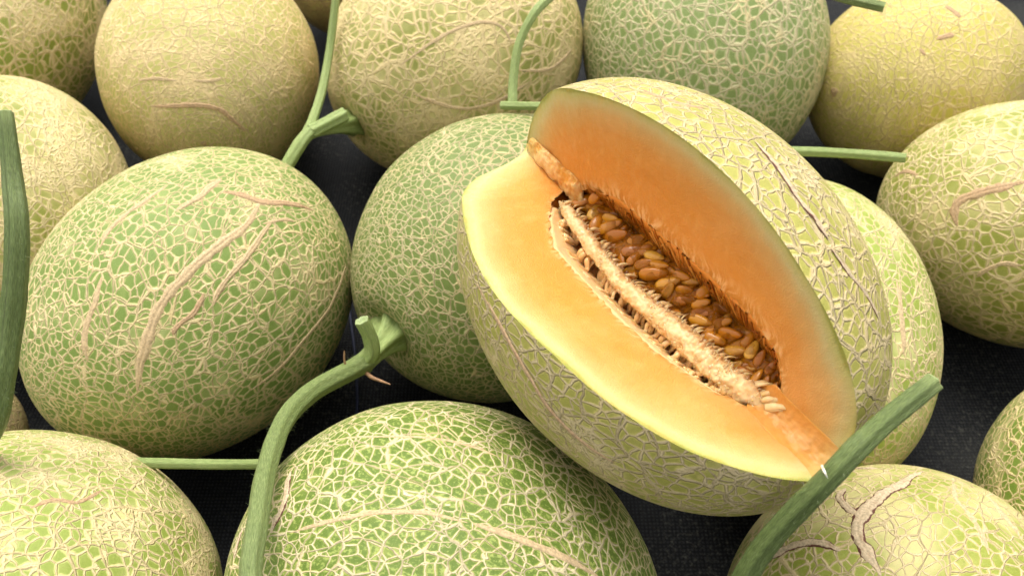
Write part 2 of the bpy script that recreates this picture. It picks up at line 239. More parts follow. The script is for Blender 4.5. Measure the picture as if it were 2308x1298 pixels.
def surf_normals(nc, nu, nv):
    g = np.array(nc).reshape(nu, nv, 3); du = np.gradient(g, axis=0); dv = np.gradient(g, axis=1)
    n = np.cross(du, dv); return (n/np.maximum(np.linalg.norm(n, axis=2, keepdims=True), 1e-9)).reshape(-1, 3)

# ---------------------------------------------------------------- the ground: black woven mulch cloth
def build_ground():
    b = NB('black_mulch_cloth'); oc = b.n('ShaderNodeTexCoord').outputs['Object']
    wv = b.n('ShaderNodeTexWave', bands_direction='X'); b.put(wv.inputs['Vector'], oc); wv.inputs['Scale'].default_value = 130; wv.inputs['Distortion'].default_value = .6
    wu = b.n('ShaderNodeTexWave', bands_direction='Y'); b.put(wu.inputs['Vector'], oc); wu.inputs['Scale'].default_value = 130; wu.inputs['Distortion'].default_value = .6
    weave = b.math('MULTIPLY', wv.outputs['Fac'], wu.outputs['Fac'])
    dust = b.math('MULTIPLY', b.mr(b.noise(oc, 300, 4, .75), .50, .68), b.mr(b.noise(oc, 11, 3), .38, .60))
    c = b.mix(weave, (.006, .0065, .008), (.026, .028, .031))
    c = b.mix(b.math('MULTIPLY', dust, .4), c, (.14, .14, .115))
    c = b.mix(b.mr(b.noise(oc, 6, 4), .5, .75, 0, .4), c, (.05, .05, .045))
    m = b.fin(c, .7, b.bump(b.math('ADD', weave, b.noise(oc, 9, 2)), .0006), Specular_IOR_Level=.12)
    n = 60; xs = np.concatenate([[-4], np.linspace(-.9, .9, n), [4]]); ys = np.concatenate([[-2], np.linspace(-.3, 1.3, n), [5]])
    v = [(x, y, .0015*npn((x, y, 0), 9) if abs(x) < 1 and -.3 < y < 1.3 else 0) for x in xs for y in ys]
    tag(mesh_obj('ground', v, grid_faces(len(xs), len(ys)), m), 'black woven mulch cloth with pale dust under the melons', kind='structure')
build_ground()

c_ = spline(DATA['T']['thread'], 24); v = []
for i, q in enumerate(c_):
    for j in range(6): v.append((q[0]+.0011*math.cos(j*math.pi/3), q[1], .0016+.0009*math.sin(j*math.pi/3)))
tag(mesh_obj('thread', v, grid_faces(24, 6, True), flat_mat('blue_plastic', (.004, .010, .045), .6)), 'thin dark blue plastic thread on the cloth between two green melons', 'thread')
# ---------------------------------------------------------------- melons
def shape(q, a, b, seed, egg=0.0, calyx=0.0):
    """unit direction -> point on the uneven melon surface; stem or blossom pole at -x"""
    x, y, z = q
    k = 1 + .012*npn((x, y, z), 1.7, seed*3.7) + .005*npn((x, y, z), 4.5, seed)
    k *= 1 + egg*x*.5
    psi = math.acos(max(-1, min(1, -x)))
    d = calyx*math.exp(-(psi/.16)**2)
    return Vector((x*a*(1 + (.012*npn((x, y, z), 1.7, seed*3.7))) + d*a, y*b*k, z*b*k))
def netco(q, seed, ring):
    x, y, z = q; psi = math.acos(max(-1, min(1, -x)))
    X = x + ring*.7*math.tanh(psi/.7)
    wx = .10*npn((x, y, z), 1.3, seed+1.1); wy = .10*npn((x, y, z), 1.3, seed+5.1); wz = .10*npn((x, y, z), 1.3, seed+9.1)
    return (X+wx, y+wy, z+wz)
SC = [scar_mat(0), scar_mat(1), scar_mat(2)]
def ribbon(name, spec, a, b, seed, egg, calyx, parent):
    hw, kind, pts = spec; hw *= (.00082, .00085, .00098)[kind]
    n = max(14, len(pts)*9); c = spline(pts, n); c /= np.linalg.norm(c, axis=1)[:, None]
    P = [shape(q, a, b, seed, egg, calyx) for q in c]
    ks = [-1.15, -.85, -.5, -.15, 0, .15, .5, .85, 1.15]; hs = [-.12, .30, .62, .55, .42, .55, .62, .30, -.12]
    v = []; ac = []; L = n-1; rs = random.Random(seed*100+len(pts))
    for i, p in enumerate(P):
        t = (P[min(L, i+1)]-P[max(0, i-1)]).normalized(); q = c[i]
        nrm = Vector((q[0]/a, q[1]/b, q[2]/b)).normalized(); s = nrm.cross(t).normalized()
        u = i/L; tp = min(1, (min(u, 1-u)*5+.04))**.6
        w_ = hw*tp*(1+.34*npn(p, 160, seed)+.16*npn(p, 420, seed+2)); wig = hw*.35*npn(p, 110, seed+4)*tp
        for k, h in zip(ks, hs):
            jag = 1 + (.22*npn(p + s*k*.01, 500, seed+k) if abs(k) > .8 else 0)
            v.append(p + s*(k*w_*jag + wig) + nrm*(h*min(hw*.7, .0013)*tp*(1+.3*npn(p, 300, k+seed)) - .0001)); ac.append(abs(k)/1.15)
    return mesh_obj(name, v, grid_faces(n, len(ks)), SC[kind], parent, {'across': ('FLOAT', ac)})

G = dict(
 left=dict(label='large melon at left with long tan scars across its green netting', mat=dict(scale=21.5, green=(0.19, 0.27, 0.062), pale=(0.44, 0.48, 0.17), dense=.36, patch=.36, wide=1.05), egg=.0, ring=.5),
 leftback=dict(label='yellowish melon at the left edge behind the upright thick stem', mat=dict(scale=17, green=(0.28, 0.30, 0.065), pale=(.58, .52, .18), dense=.52, patch=.55, wide=1.15), ring=.6),
 second=dict(label='pale yellow melon with its ringed blossom end facing forward, second from left at the back', mat=dict(scale=17, green=(0.45, 0.42, 0.13), pale=(0.66, 0.56, 0.23), dense=.44, patch=.44, wide=1.1, net=(.84, .68, .38), relief=.0007), ring=2.2),
 corner=dict(label='melon in the top left corner, cut off by the frame', mat=dict(scale=17, dense=.5, patch=.45, green=(0.246, 0.291, 0.053)), ring=.5),
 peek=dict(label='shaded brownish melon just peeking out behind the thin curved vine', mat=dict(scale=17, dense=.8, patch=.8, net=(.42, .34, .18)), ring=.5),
 mid=dict(label='round melon in the back row with a stub of vine at its lower left', mat=dict(scale=15.5, green=(0.27, 0.28, 0.07), pale=(.56, .50, .18), dense=.48, patch=.52, wide=1.3, net=(.78, .65, .36)), ring=.7, calyx=.10),
 blue=dict(label='blue-green melon directly behind the cut melon', mat=dict(scale=17, green=(0.20, 0.26, 0.080), pale=(0.40, 0.44, 0.20), net=(.60, .56, .34), dense=.42, patch=.30, wide=1.15), ring=.6),
 centre=dict(label='green melon left of and behind the cut melon, bent stem at its lower end', mat=dict(scale=21, green=(0.155, 0.21, 0.050), pale=(0.33, 0.38, 0.14), net=(.66, .58, .34), dense=.30, patch=.24, wide=1.0), ring=.9, calyx=.12),
 gold=dict(label='golden melon at top right showing a small round blossom scar', mat=dict(scale=16, dense=.40, patch=.44, wide=1.15, pale=(0.70, 0.58, 0.20), green=(0.52, 0.46, 0.10), net=(.80, .66, .32), relief=.0007), ring=2.4),
 right=dict(label='melon at the right edge with one long brown bent scar', mat=dict(scale=16, dense=.40, patch=.44, wide=1.15, green=(0.29, 0.31, 0.06), pale=(.56, .51, .18)), ring=.5),
 under=dict(label='melon under the right side of the cut melon, beside the dark cloth', mat=dict(scale=17, dense=.40, patch=.45, wide=1.05, green=(0.307, 0.377, 0.066), pale=(0.575, 0.582, 0.220)), ring=.8),
 botleft=dict(label='melon in the bottom left corner with a pale calyx at its top left', mat=dict(scale=20.5, dense=.50, patch=.46, wide=1.1, green=(0.275, 0.343, 0.066), pale=(0.552, 0.562, 0.200)), ring=.9, calyx=.10),
 botmid=dict(label='green melon at bottom centre with coarse clear netting', mat=dict(scale=20.5, green=(0.12, 0.185, 0.028), pale=(0.35, 0.39, 0.09), net=(.78, .70, .46), dense=.20, patch=.24, wide=.92, relief=.0007, spots=.8), ring=.35),
 botright=dict(label='melon at bottom right with forked dark-edged scars', mat=dict(scale=16.5, green=(0.287, 0.325, 0.053), pale=(0.55, 0.48, 0.17), net=(.78, .66, .40), dense=.26, patch=.46, wide=.95, relief=.0007, spots=.3), ring=.4),
 rightedge=dict(label='melon cut off by the right edge beyond the dark cloth', mat=dict(scale=16.5, dense=.40, patch=.45), ring=.5),
 leftedge=dict(label='small melon low at the left edge between two larger melons', mat=dict(scale=12, dense=.75, patch=.75, net=(.50, .40, .22)), ring=.5),
)
MEL = {}
def frame(yaw, tilt):
    ex = Vector((math.cos(yaw)*math.cos(tilt), math.sin(yaw)*math.cos(tilt), math.sin(tilt)))
    ey = Vector((-math.sin(yaw), math.cos(yaw), 0)); ez = ex.cross(ey)
    return Matrix((ex, ey, ez)).transposed().to_4x4()
def build_melon(key, idx):
    g = G[key]; x, y, z, a, b, yaw, tilt = DATA['M'][key]; ring = g.get('ring', .5); egg = g.get('egg', 0); cal = g.get('calyx', 0)
    nu, nv = 97, 144; v = []; nc = []
    for i in range(nu):
        phi = math.pi*i/(nu-1); sp = max(math.sin(phi), 1e-4); cp = -math.cos(phi)
        for j in range(nv):
            t = 2*math.pi*j/nv; q = (cp, sp*math.cos(t), sp*math.sin(t))
            v.append(shape(q, a, b, idx, egg, cal)); nc.append(netco(q, idx, ring))
    f = grid_faces(nu, nv, True)
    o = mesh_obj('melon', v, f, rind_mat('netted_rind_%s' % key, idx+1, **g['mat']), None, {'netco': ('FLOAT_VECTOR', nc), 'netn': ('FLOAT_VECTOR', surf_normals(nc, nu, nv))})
    o.matrix_world = Matrix.Translation((x, y, z)) @ frame(R(yaw), R(tilt))
    tag(o, g['label'], 'melon', 'whole netted melons on the black cloth')
    for k, s in enumerate(DATA['S'].get(key, [])):
        ribbon('scar', s, a, b, idx, egg, cal, o)
    MEL[key] = o
for i, k in enumerate(G): build_melon(k, i)

# blossom scars
BM = flat_mat('blossom_scar_brown', (.50, .35, .18), .8)
for key, r in (('gold', .0032), ('second', .0020)):
    o = MEL[key]; a = DATA['M'][key][3]; v = []; n = 20
    prof = [(1.5, -.0002), (1.1, .0008), (.75, .0016), (.45, .0010), (.25, .0016), (0.01, .0020)]
    for pr, h in prof:
        for j in range(n):
            t = 2*math.pi*j/n; rr = r*pr*(1+.15*math.sin(3*t+pr)); v.append((-a-h*1+.0006+.5*rr*rr/a*1.6, rr*math.cos(t), rr*math.sin(t)))
    mesh_obj('blossom_scar', v, grid_faces(len(prof), n, True), BM, o)

# ---------------------------------------------------------------- stems
SM = stem_mat('stem_green', (.22, .28, .095), (.13, .18, .05), (.40, .44, .19))
SMP = stem_mat('stem_pale_green', (.34, .42, .15), (.22, .30, .09), (.50, .54, .27))
SMD = stem_mat('stem_deep_green', (.155, .21, .06), (.09, .13, .034), (.28, .34, .15))
CUT = flat_mat('cut_stem_pith', (.34, .42, .18), .6)
HAIR = flat_mat('stem_hair', (.30, .36, .18), .7)
def tube(name, pts, mat, parent=None, sides=28, ribs=6, rib=.07, seed=0, cap=(False, False), flare=0, wob=.5):
    """ribbed vine stem through (x, y, z, radius); world coordinates"""
    n = max(16, len(pts)*8); c = spline(pts, n); v = []; al = []; tp = []
    P = [Vector(q[:3]) for q in c]; up = Vector((.13, .2, 1)).normalized(); acc = 0
    rings = []
    for i in range(n):
        t = (P[min(n-1, i+1)]-P[max(0, i-1)]).normalized()
        s = t.cross(up).normalized() if i == 0 else (s - t*s.dot(t)).normalized()
        w_ = t.cross(s); r = c[i][3]*.90*(1+.05*npn(P[i], 60, seed)+.03*npn(P[i], 200, seed))
        if i: acc += (P[i]-P[i-1]).length
        rings.append((P[i], s, w_, r, acc))
    m = Matrix.Identity(4) if parent is None else parent.matrix_world.inverted()
    def ring(p, s, w_, r, l, tip):
        for j in range(sides):
            a = 2*math.pi*j/sides; rr = r*(1+rib*math.cos(ribs*a+seed)+.02*npn((a, l*40, seed), 2))
            v.append(m @ (p+s*rr*math.cos(a)+w_*rr*math.sin(a))); al.append((l*12, a*2.2+seed, seed)); tp.append(tip)
    tp0 = 1 if cap[0] else 0; tp1 = 1 if cap[1] else 0; nr = 0
    for i, q in enumerate(rings):
        e0 = max(0, 1-i/2.5)*.5*tp0; e1 = max(0, 1-(n-1-i)/2.5)*.5*tp1
        ring(*q, max(e0, e1)); nr += 1
    f = grid_faces(nr, sides, True)
    me_attrs = {'along': ('FLOAT_VECTOR', al), 'tip': ('FLOAT', tp)}
    root = mesh_obj(name, v, f, mat, parent, me_attrs)
    for end in (0, 1):                                             # ends: cut face, sunken pith ring
        p, s, w_, r, l = rings[0 if end == 0 else -1]; d = (rings[0][0]-rings[1][0]).normalized() if end == 0 else (rings[-1][0]-rings[-2][0]).normalized()
        vv = []
        prof = [(1.0, 0), (.96, .10), (.80, .04), (.62, -.06), (.42, -.35), (.2, -.5), (.01, -.5)]
        for pr, dd in prof:
            for j in range(sides):
                a = 2*math.pi*j/sides; rr = r*pr*(1+rib*math.cos(ribs*a+seed)*pr)
                jag = .12*npn((a, pr, seed), 2.5)*(pr > .5)
                vv.append(m @ (p+s*rr*math.cos(a)+w_*rr*math.sin(a)+d*r*(dd*(.8 if cap[end] else .2)+jag*(1 if pr < 1 else 0))))
        ff = grid_faces(len(prof), sides, True)
        if cap[end]: mesh_obj('cut_end', vv, ff, CUT, root if parent is None else parent)
    return root, rings
def hairs(rings, parent, count, seed, length=.0022):
    rs = random.Random(seed); v = []; f = []; m = parent.matrix_world.inverted() if parent else Matrix.Identity(4)
    for _ in range(count):
        i = rs.randrange(len(rings)-1); k = rs.random(); p = rings[i][0].lerp(rings[i+1][0], k); s, w_, r = rings[i][1:4]
        a = rs.uniform(0, 2*math.pi); d = s*math.cos(a)+w_*math.sin(a); t = (rings[i+1][0]-rings[i][0]).normalized()
        o = p+d*r*.97; L = length*rs.uniform(.4, 1.2); tip = o+(d+t*rs.uniform(-.5, .6)).normalized()*L; q = d.cross(t).normalized(); h = .00007
        b = len(v)
        for vv in (o+t*h, o-t*h*.5+q*h, o-t*h*.5-q*h, tip): v.append(m @ vv)
        f += [(b, b+1, b+3), (b+1, b+2, b+3), (b+2, b, b+3)]
    o = mesh_obj('stem_hair', v, f, HAIR, parent, smooth=False); o['kind'] = 'stuff'
bpy.context.view_layer.update()
T = DATA['T']
def vec4(l): return [tuple(q) for q in l]
# bent stem of the half hidden green melon
ce = MEL['centre']
stem, rg = tube('stem', vec4(T['arc']), SM, ce, seed=1, cap=(False, False)); hairs(rg, ce, 620, 1)
st2, rg2 = tube('stem_stub', vec4(T['arc_stub']), SMP, ce, seed=2, cap=(False, True)); hairs(rg2, ce, 60, 2, .0015)
def calyx(key, seed, r0, px):
    """flared foot where the stem joins the melon"""
    o = MEL[key]; a = DATA['M'][key][3]; mi = o.matrix_world.inverted()
    tip = mi @ Vector(px); v = []; al = []; n = 36; prof = []
    base = Vector((-a*.90, 0, 0)); rows = 9
    for i in range(rows):
        u = i/(rows-1); c = base.lerp(tip, u); r = r0*(1.9*(1-u)**2.4+1)*(1 if u < 1 else 1)
        ax = (tip-base).normalized(); s = ax.cross(Vector((0, .3, 1))).normalized(); w_ = ax.cross(s)
        for j in range(n):
            t = 2*math.pi*j/n; rr = r*(1+.10*math.cos(5*t+seed)*(1+(1-u)))
            v.append(c+s*rr*math.cos(t)+w_*rr*math.sin(t)); al.append((u*.3, t*2.2, seed))
    return mesh_obj('calyx', v, grid_faces(rows, n, True), SMP, o, {'along': ('FLOAT_VECTOR', al), 'tip': ('FLOAT', [0]*len(v))})
calyx('centre', 1, .0050, T['arc'][-1][:3]); calyx('mid', 2, .0042, T['thin_ped'][0][:3])
TD = flat_mat('dry_tendril', (.42, .24, .13), .7); TG = SMP
def thin_tube(name, pts, mat, parent):
    n = 14; c = spline(pts, n); v = []; m = parent.matrix_world.inverted()
    for i in range(n):
        p = Vector(c[i][:3]); t = Vector(c[min(n-1, i+1)][:3])-Vector(c[max(0, i-1)][:3]); t.normalize()
        s = t.cross(Vector((.2, .1, 1))).normalized(); w_ = t.cross(s); r = c[i][3]
        for j in range(8): v.append(m @ (p+s*r*math.cos(j*math.pi/4)+w_*r*math.sin(j*math.pi/4)))
    return mesh_obj(name, v, grid_faces(n, 8, True), mat, parent, {'along': ('FLOAT_VECTOR', [(0, 0, 0)]*len(v)), 'tip': ('FLOAT', [0]*len(v))})
thin_tube('tendril', T['tend1'], TD, ce); thin_tube('tendril', T['tend2'], TD, ce)
# vine of the back-row melon
mi_ = MEL['mid']
tube('stem', vec4(T['thin']), SMP, mi_, seed=3); tube('stem', vec4(T['thin_low']), SMP, mi_, seed=4, cap=(False, True)); tube('pedicel', vec4(T['thin_ped']), SMP, mi_, seed=5, rib=.12)
# calyx at the corner melon
o = MEL['botleft']; a_ = DATA['M']['botleft'][3]; b_ = DATA['M']['botleft'][4]; v = []; al = []
for i in range(10):
    u = i/9; r = .0035+.0125*(1-u)**1.8; xx = -a_*.93-u*.012
    for j in range(30):
        t = 2*math.pi*j/30; rr = r*(1+.18*math.cos(6*t)*(1-u)); v.append((xx, rr*math.cos(t), rr*math.sin(t))); al.append((u*.3, t*2.2, 3))
mesh_obj('calyx', v, grid_faces(10, 30, True), stem_mat('calyx_pale', (.52, .54, .28), (.33, .38, .16), (.66, .64, .42)), o, {'along': ('FLOAT_VECTOR', al), 'tip': ('FLOAT', [0]*len(v))})
# loose lengths of vine
def loose(key, mat, label, caps, seed, hc=0, name='vine_cutting', **kw):
    o, rg = tube(name, vec4(T[key]), mat, None, seed=seed, cap=caps, **kw)
    tag(o, label, 'vine', 'cut lengths of vine lying among the melons')
    if hc: hairs(rg, o, hc, seed)
    return o
loose('left', SMD, 'thick green stem standing upright at the left edge of the picture', (False, True), 11, 420)
loose('bar', SMP, 'thin pale green stem crossing the dark gap at lower left behind the arched stem', (True, True), 12)
tp = loose('tpost', SMP, 'thin curved stem standing in front of the round back-row melon', (False, False), 13)
loose('tbar', SMP, 'short level vine at the foot of the thin curved one, beside the cut melon', (True, True), 14)
loose('topright', SM, 'short green stem with a cut end above the golden melon', (False, True), 15)
loose('gap', SMP, 'level green stem crossing the dark gap under the golden melon', (False, False), 16)
big = loose('big', SMD, 'thick dark green stem leaning across the lower right, in front of the cut melon', (False, True), 17, 330, rib=.10)

# ---------------------------------------------------------------- the cut melon
CX = DATA['M']['cut']; a, b = CX[3], CX[4]
cut = bpy.data.objects.new('cut_melon', None); COL.objects.link(cut)
cut.matrix_world = Matrix.Translation(CX[:3]) @ frame(R(CX[5]), R(CX[6]))
tag(cut, 'cut open melon with a wedge removed, orange flesh and wet seeds showing, lying on top', 'melon')
S_ = [0, 12, 19, 31, 43, 54, 66, 78, 89, 99, 112, 125, 140, 159, 170, 180]
TU = [78, 76, 76, 80, 83, 85, 86, 87.4, 88.9, 90.3, 92.2, 94, 92, 87, 86, 86]
SB_ = [0, 14, 27, 42, 53, 64, 76, 90, 100, 110, 120, 130, 145, 155, 160, 165, 170, 176, 180]
TB = [150, 152, 154, 156.6, 157, 157.2, 157, 158.9, 159.9, 159.9, 159.5, 160, 169, 176, 183, 197, 222, 240, 245]
def thu(s): return R(np.interp(math.degrees(s), S_, TU))
def thb(s): return R(np.interp(math.degrees(s), SB_, TB))
NS = 161; ss = [math.pi*i/(NS-1) for i in range(NS)]
def cutpt(s, th, k=1.0):
    q = (math.cos(s), math.sin(s)*math.cos(th), math.sin(s)*math.sin(th))
    d = 1 + .006*npn(q, 2.2, 3.3)
    return Vector((a*q[0], b*q[1]*k*d, b*q[2]*k*d)), q
# rind
v = []; nc = []; NT = 150
for s in ss:
    t0, t1 = thb(s), thu(s)+2*math.pi
    for j in range(NT):
        th = t0+(t1-t0)*j/(NT-1); p, q = cutpt(s, th)
        v.append(p); nc.append(netco((-q[0], q[1], q[2]), 33, .25))
cm = rind_mat('netted_rind_cut', 40, scale=19.5, green=(.42, .40, .09), pale=(.64, .56, .18), net=(.76, .64, .38), wide=1.35, dense=.42, patch=.42, relief=.0011)
mesh_obj('rind', v, [tuple(reversed(q)) for q in grid_faces(NS, NT)], cm, cut, {'netco': ('FLOAT_VECTOR', nc), 'netn': ('FLOAT_VECTOR', surf_normals(nc, NS, NT))})
CK = 5
for sp in DATA['S']['cut']:
    hw, kind, pts = sp
    ribbon('scar', sp, a, b, 50, 0, 0, cut)
# flesh faces
BE = R(123); N_ = Vector((0, math.cos(BE), math.sin(BE))); T_ = Vector((0, -math.sin(BE), math.cos(BE)))
XB = [-.66, -.58, -.455, -.296, -.051, .151, .327, .534, .666, .74]; RB = [0, .19, .325, .44, .435, .43, .385, .26, .11, 0]
XU = [-.66, -.60, -.50, -.307, -.022, .235, .476, .61, .669, .72]; RU = [0, .04, .17, .325, .36, .385, .385, .32, .20, 0]
def rcb(xa): return float(np.interp(xa, XB, RB))
def rcu(xa): return float(np.interp(xa, XU, RU))
FM = flesh_mat()
NSF = 241; ssf = [math.pi*i/(NSF-1) for i in range(NSF)]
for thf, rf, flip, sd_ in ((thb, rcb, False, 1), (thu, rcu, True, 2)):
    v = []; rho = []; inn = []; ln = []; NR = 56
    for s in ssf:
        xa = math.cos(s); th = thf(s); R1 = math.sin(s); r0 = min(rf(xa), R1*.98)
        for j in range(NR):
            u = j/(NR-1); r = r0+(R1-r0)*u
            q = (math.cos(s), math.sin(s)*math.cos(th), math.sin(s)*math.sin(th)); d = 1+.006*npn(q, 2.2, 3.3)
            n_ = Vector((0, -math.sin(th), math.cos(th))); p = Vector((a*xa, b*r*d*math.cos(th), b*r*d*math.sin(th)))
            e = math.sin(math.pi*min(1, u*1.02))
            ragged = .0016*npn(p, 420, 7)*max(0, 1-u*9)*(1 if r0 > .02 else 0)
            wav = e*(.0009*npn(p, 45, sd_)+.00025*npn(p, 160, sd_))
            v.append(p+n_*wav+Vector((0, math.cos(th), math.sin(th)))*ragged); rho.append(min(1, math.hypot(xa, r))); inn.append(math.exp(-((r-r0)/(.085 if flip else .035))**1.3)*(1 if r0 > .03 else 0)); ln.append((xa*44+sd_*9+2.5*npn((xa, r, 0), 9, 3)+r*5, r*9, 0))
    f = grid_faces(NSF, NR)
    k_ = f[len(f)//2]; m_ = (v[k_[1]]-v[k_[0]]).cross(v[k_[2]]-v[k_[1]])
    if m_.dot(N_) < 0: f = [tuple(reversed(q)) for q in f]
    mesh_obj('flesh_face', v, f, FM, cut, {'rho': ('FLOAT', rho), 'inner': ('FLOAT', inn), 'lines': ('FLOAT_VECTOR', ln)})

# seed cavity, in the wedge frame: x along the melon, n outwards through the opening, t from the upper face to the lower one
def wp(xa, h, u): return Vector((a*xa, 0, 0))+N_*(h*b)+T_*(u*b)
def edge(xa, up):
    th = (thu if up else thb)(math.acos(xa)); r = (rcu if up else rcb)(xa)
    return r*math.cos(th-BE), r*math.sin(th-BE)                    # height, lateral
def lw(xa): return float(np.interp(xa, [-.62, -.477, -.258, -.024, .166, .419, .578, .70], [-.03, -.085, -.125, -.14, -.165, -.175, -.165, -.05]))
def lr(xa): return float(np.interp(xa, [-.58, -.462, -.272, -.064, .09, .236, .387, .519, .622, .70], [.085, .095, .118, .134, .110, .085, .074, .052, .030, .02]))
def rw(xa): return float(np.interp(xa, [-.58, -.45, -.2, 0, .2, .4, .6, .72], [.030, .038, .042, .048, .060, .070, .062, .03]))
def bed(xa, u):
    """height of the cavity bed at (x, u), with zone weights"""
    hu, uu = edge(xa, True); hb, ub = edge(xa, False); w0 = lw(xa); l0 = lr(xa)+rw(xa)
    lo = .02*min(hu, hb)/.3-.02
    if u < w0: k = min(1.1, (w0-u)/max(1e-3, w0-uu)); h = lo+(hu-lo)*(k**1.15); z = 'wall'
    elif u < l0: h = lo; z = 'gel'; k = 0
    else:
        k = min(1, (u-l0)/max(1e-3, ub-l0)); lip = max(0, (k-.60)/.40); h = lo+.01-.03*math.sin(min(1, k*1.4)*math.pi)+(hb*.97-lo)*(lip**.6); z = 'gap'
    return h, z, k
NX, NU = 300, 110; v = []; tint = []
for i in range(NX):
    xa = -.655+(.715+.655)*i/(NX-1); hu, uu = edge(xa, True); hb, ub = edge(xa, False)
    for j in range(NU):
        u = uu+(ub-uu)*j/(NU-1); h, z, k = bed(xa, u)
        p = wp(xa, h, u); e = min(1, 12*min(j, NU-1-j)/NU)
        nz = npn(p, 330, 1)+.5*npn(p, 700, 2)
        streak = npn((xa*110+6*npn(p, 60, 4), u*7, 0), 1, 8)+.5*npn((xa*240, u*12, 3), 1, 8)
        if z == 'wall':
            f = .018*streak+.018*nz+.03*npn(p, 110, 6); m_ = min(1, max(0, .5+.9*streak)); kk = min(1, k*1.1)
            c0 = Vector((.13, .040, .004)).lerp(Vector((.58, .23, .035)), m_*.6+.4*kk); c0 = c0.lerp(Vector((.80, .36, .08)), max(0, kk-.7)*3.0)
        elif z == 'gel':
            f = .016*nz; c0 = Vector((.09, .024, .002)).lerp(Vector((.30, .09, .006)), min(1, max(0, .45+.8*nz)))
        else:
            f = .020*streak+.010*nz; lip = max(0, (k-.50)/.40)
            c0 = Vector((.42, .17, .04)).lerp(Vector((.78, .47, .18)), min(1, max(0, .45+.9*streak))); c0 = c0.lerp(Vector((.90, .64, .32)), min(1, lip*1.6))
        p = p+N_*(f*b*e)+T_*(.006*b*nz*e)
        if j in (0, NU-1):                                         # tuck the rim under the flesh
            hh, uu2 = edge(xa, j == 0); rr = math.hypot(hh, uu2)+1e-6; sg = 1 if j == 0 else -1
            p = wp(xa, hh*1.05+sg*uu2/rr*.02, uu2*1.05-sg*hh/rr*.02)
        v.append(p); tint.append((*c0, 1))
bedf = grid_faces(NX, NU)
q0, q1, q2 = (v[k] for k in bedf[len(bedf)//2][:3])
if (q1-q0).cross(q2-q1).dot(N_) < 0: bedf = [tuple(reversed(q)) for q in bedf]
PULP = pulp_mat('wet_pulp', True); DRY = pulp_mat('pale_pulp', False)
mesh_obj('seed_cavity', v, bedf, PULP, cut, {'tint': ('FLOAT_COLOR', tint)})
# clear amber gel the seeds sit in
gm = NB('seed_gel'); go = gm.n('ShaderNodeTexCoord').outputs['Object']
gn = gm.noise(go, 230, 3, .55)
gel = gm.fin((.36, .12, .004), .2, gm.bump(gn, .0016), Alpha=gm.mr(gm.noise(go, 120, 2), .35, .7, .15, .62), Coat_Weight=.45, Coat_Roughness=.03, Coat_IOR=1.35, Specular_IOR_Level=.1)
v = []; NG, NH = 300, 60
for i in range(NG):
    xa = -.56+(.69+.56)*i/(NG-1)
    u0, u1 = lw(xa)-.035, lr(xa)-rw(xa)*.5
    for j in range(NH):
        k = j/(NH-1); u = u0+(u1-u0)*k; e = math.sin(math.pi*min(max(k, .0), 1))**.5*min(1, i/14, (NG-1-i)/14)
        p = wp(xa, bed(xa, u)[0]-.02, u); v.append(p+N_*b*e*(.085+.040*npn(p, 190, 31)+.022*npn(p, 420, 33)))
mesh_obj('gel', v, bedf[:0]+grid_faces(NG, NH), gel, cut)
# placenta ridge
v = []; tint = []; NXR, NC = 420, 60
for i in range(NXR):
    k = i/(NXR-1); xa = -.60+(.70+.60)*k; cu = lr(xa); r = rw(xa)*min(1, (k*14+.15))*min(1, (1-k)*12+.2); hb = edge(xa, False)[0]
    hc = .03+.10*min(1, hb/.3)
    for j in range(NC):
        t = 2*math.pi*j/NC; du, dh = math.cos(t), math.sin(t)
        p = wp(xa, hc+dh*r*.85, cu+du*r)
        fr = npn((xa*70+2*npn(p, 50, 3), t*.6, 0), 1, 5); nz = npn(p, 260, 6)+.6*npn(p, 620, 7)
        rr = 1+.20*nz+.26*fr*max(0, -du)+.18*npn(p, 90, 9)+.06*npn(p, 1300, 12)
        q = wp(xa, hc+dh*r*.85*rr, cu+du*r*rr); v.append(q)
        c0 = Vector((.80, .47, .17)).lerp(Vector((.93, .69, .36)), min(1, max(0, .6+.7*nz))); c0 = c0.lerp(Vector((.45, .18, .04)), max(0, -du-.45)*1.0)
        tint.append((*c0, 1))
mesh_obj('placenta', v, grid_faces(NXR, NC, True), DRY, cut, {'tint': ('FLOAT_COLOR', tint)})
# fluff standing on the ridge
v = []; f = []; tint = []; rs = random.Random(3)
for _ in range(1100):
    k = rs.random(); xa = -.57+(.66+.57)*k; cu = lr(xa); r = rw(xa); t = rs.uniform(-.2, 1.25)*math.pi; hb = edge(xa, False)[0]; hc = .03+.10*min(1, hb/.3)
    p = wp(xa, hc+math.sin(t)*r*.82, cu+math.cos(t)*r*.97); d = (N_*math.sin(t)+T_*math.cos(t)+Vector((rs.uniform(-.8, .8), 0, 0))+T_*rs.uniform(-1, .3)).normalized()
    L = rs.uniform(.0003, .0010)*(1.7 if math.cos(t) < -.3 else 1); q = d.cross(Vector((rs.uniform(-1, 1), rs.uniform(-1, 1), rs.uniform(-1, 1)))).normalized(); h_ = rs.uniform(.0002, .0005); n0 = len(v)
    e_ = d.cross(q)
    v += [p-d*.0003+q*h_, p-d*.0003-q*h_*.5+e_*h_, p-d*.0003-q*h_*.5-e_*h_, p+d*L+q*h_*rs.uniform(-2, 2)]
    f += [(n0, n0+1, n0+3), (n0+1, n0+2, n0+3), (n0+2, n0, n0+3)]; g_ = rs.random()
    tint += [(.84+.1*g_, .54+.2*g_, .20+.22*g_, 1)]*4
fz = mesh_obj('fluff', v, f, DRY, cut, {'tint': ('FLOAT_COLOR', tint)}); fz['kind'] = 'stuff'
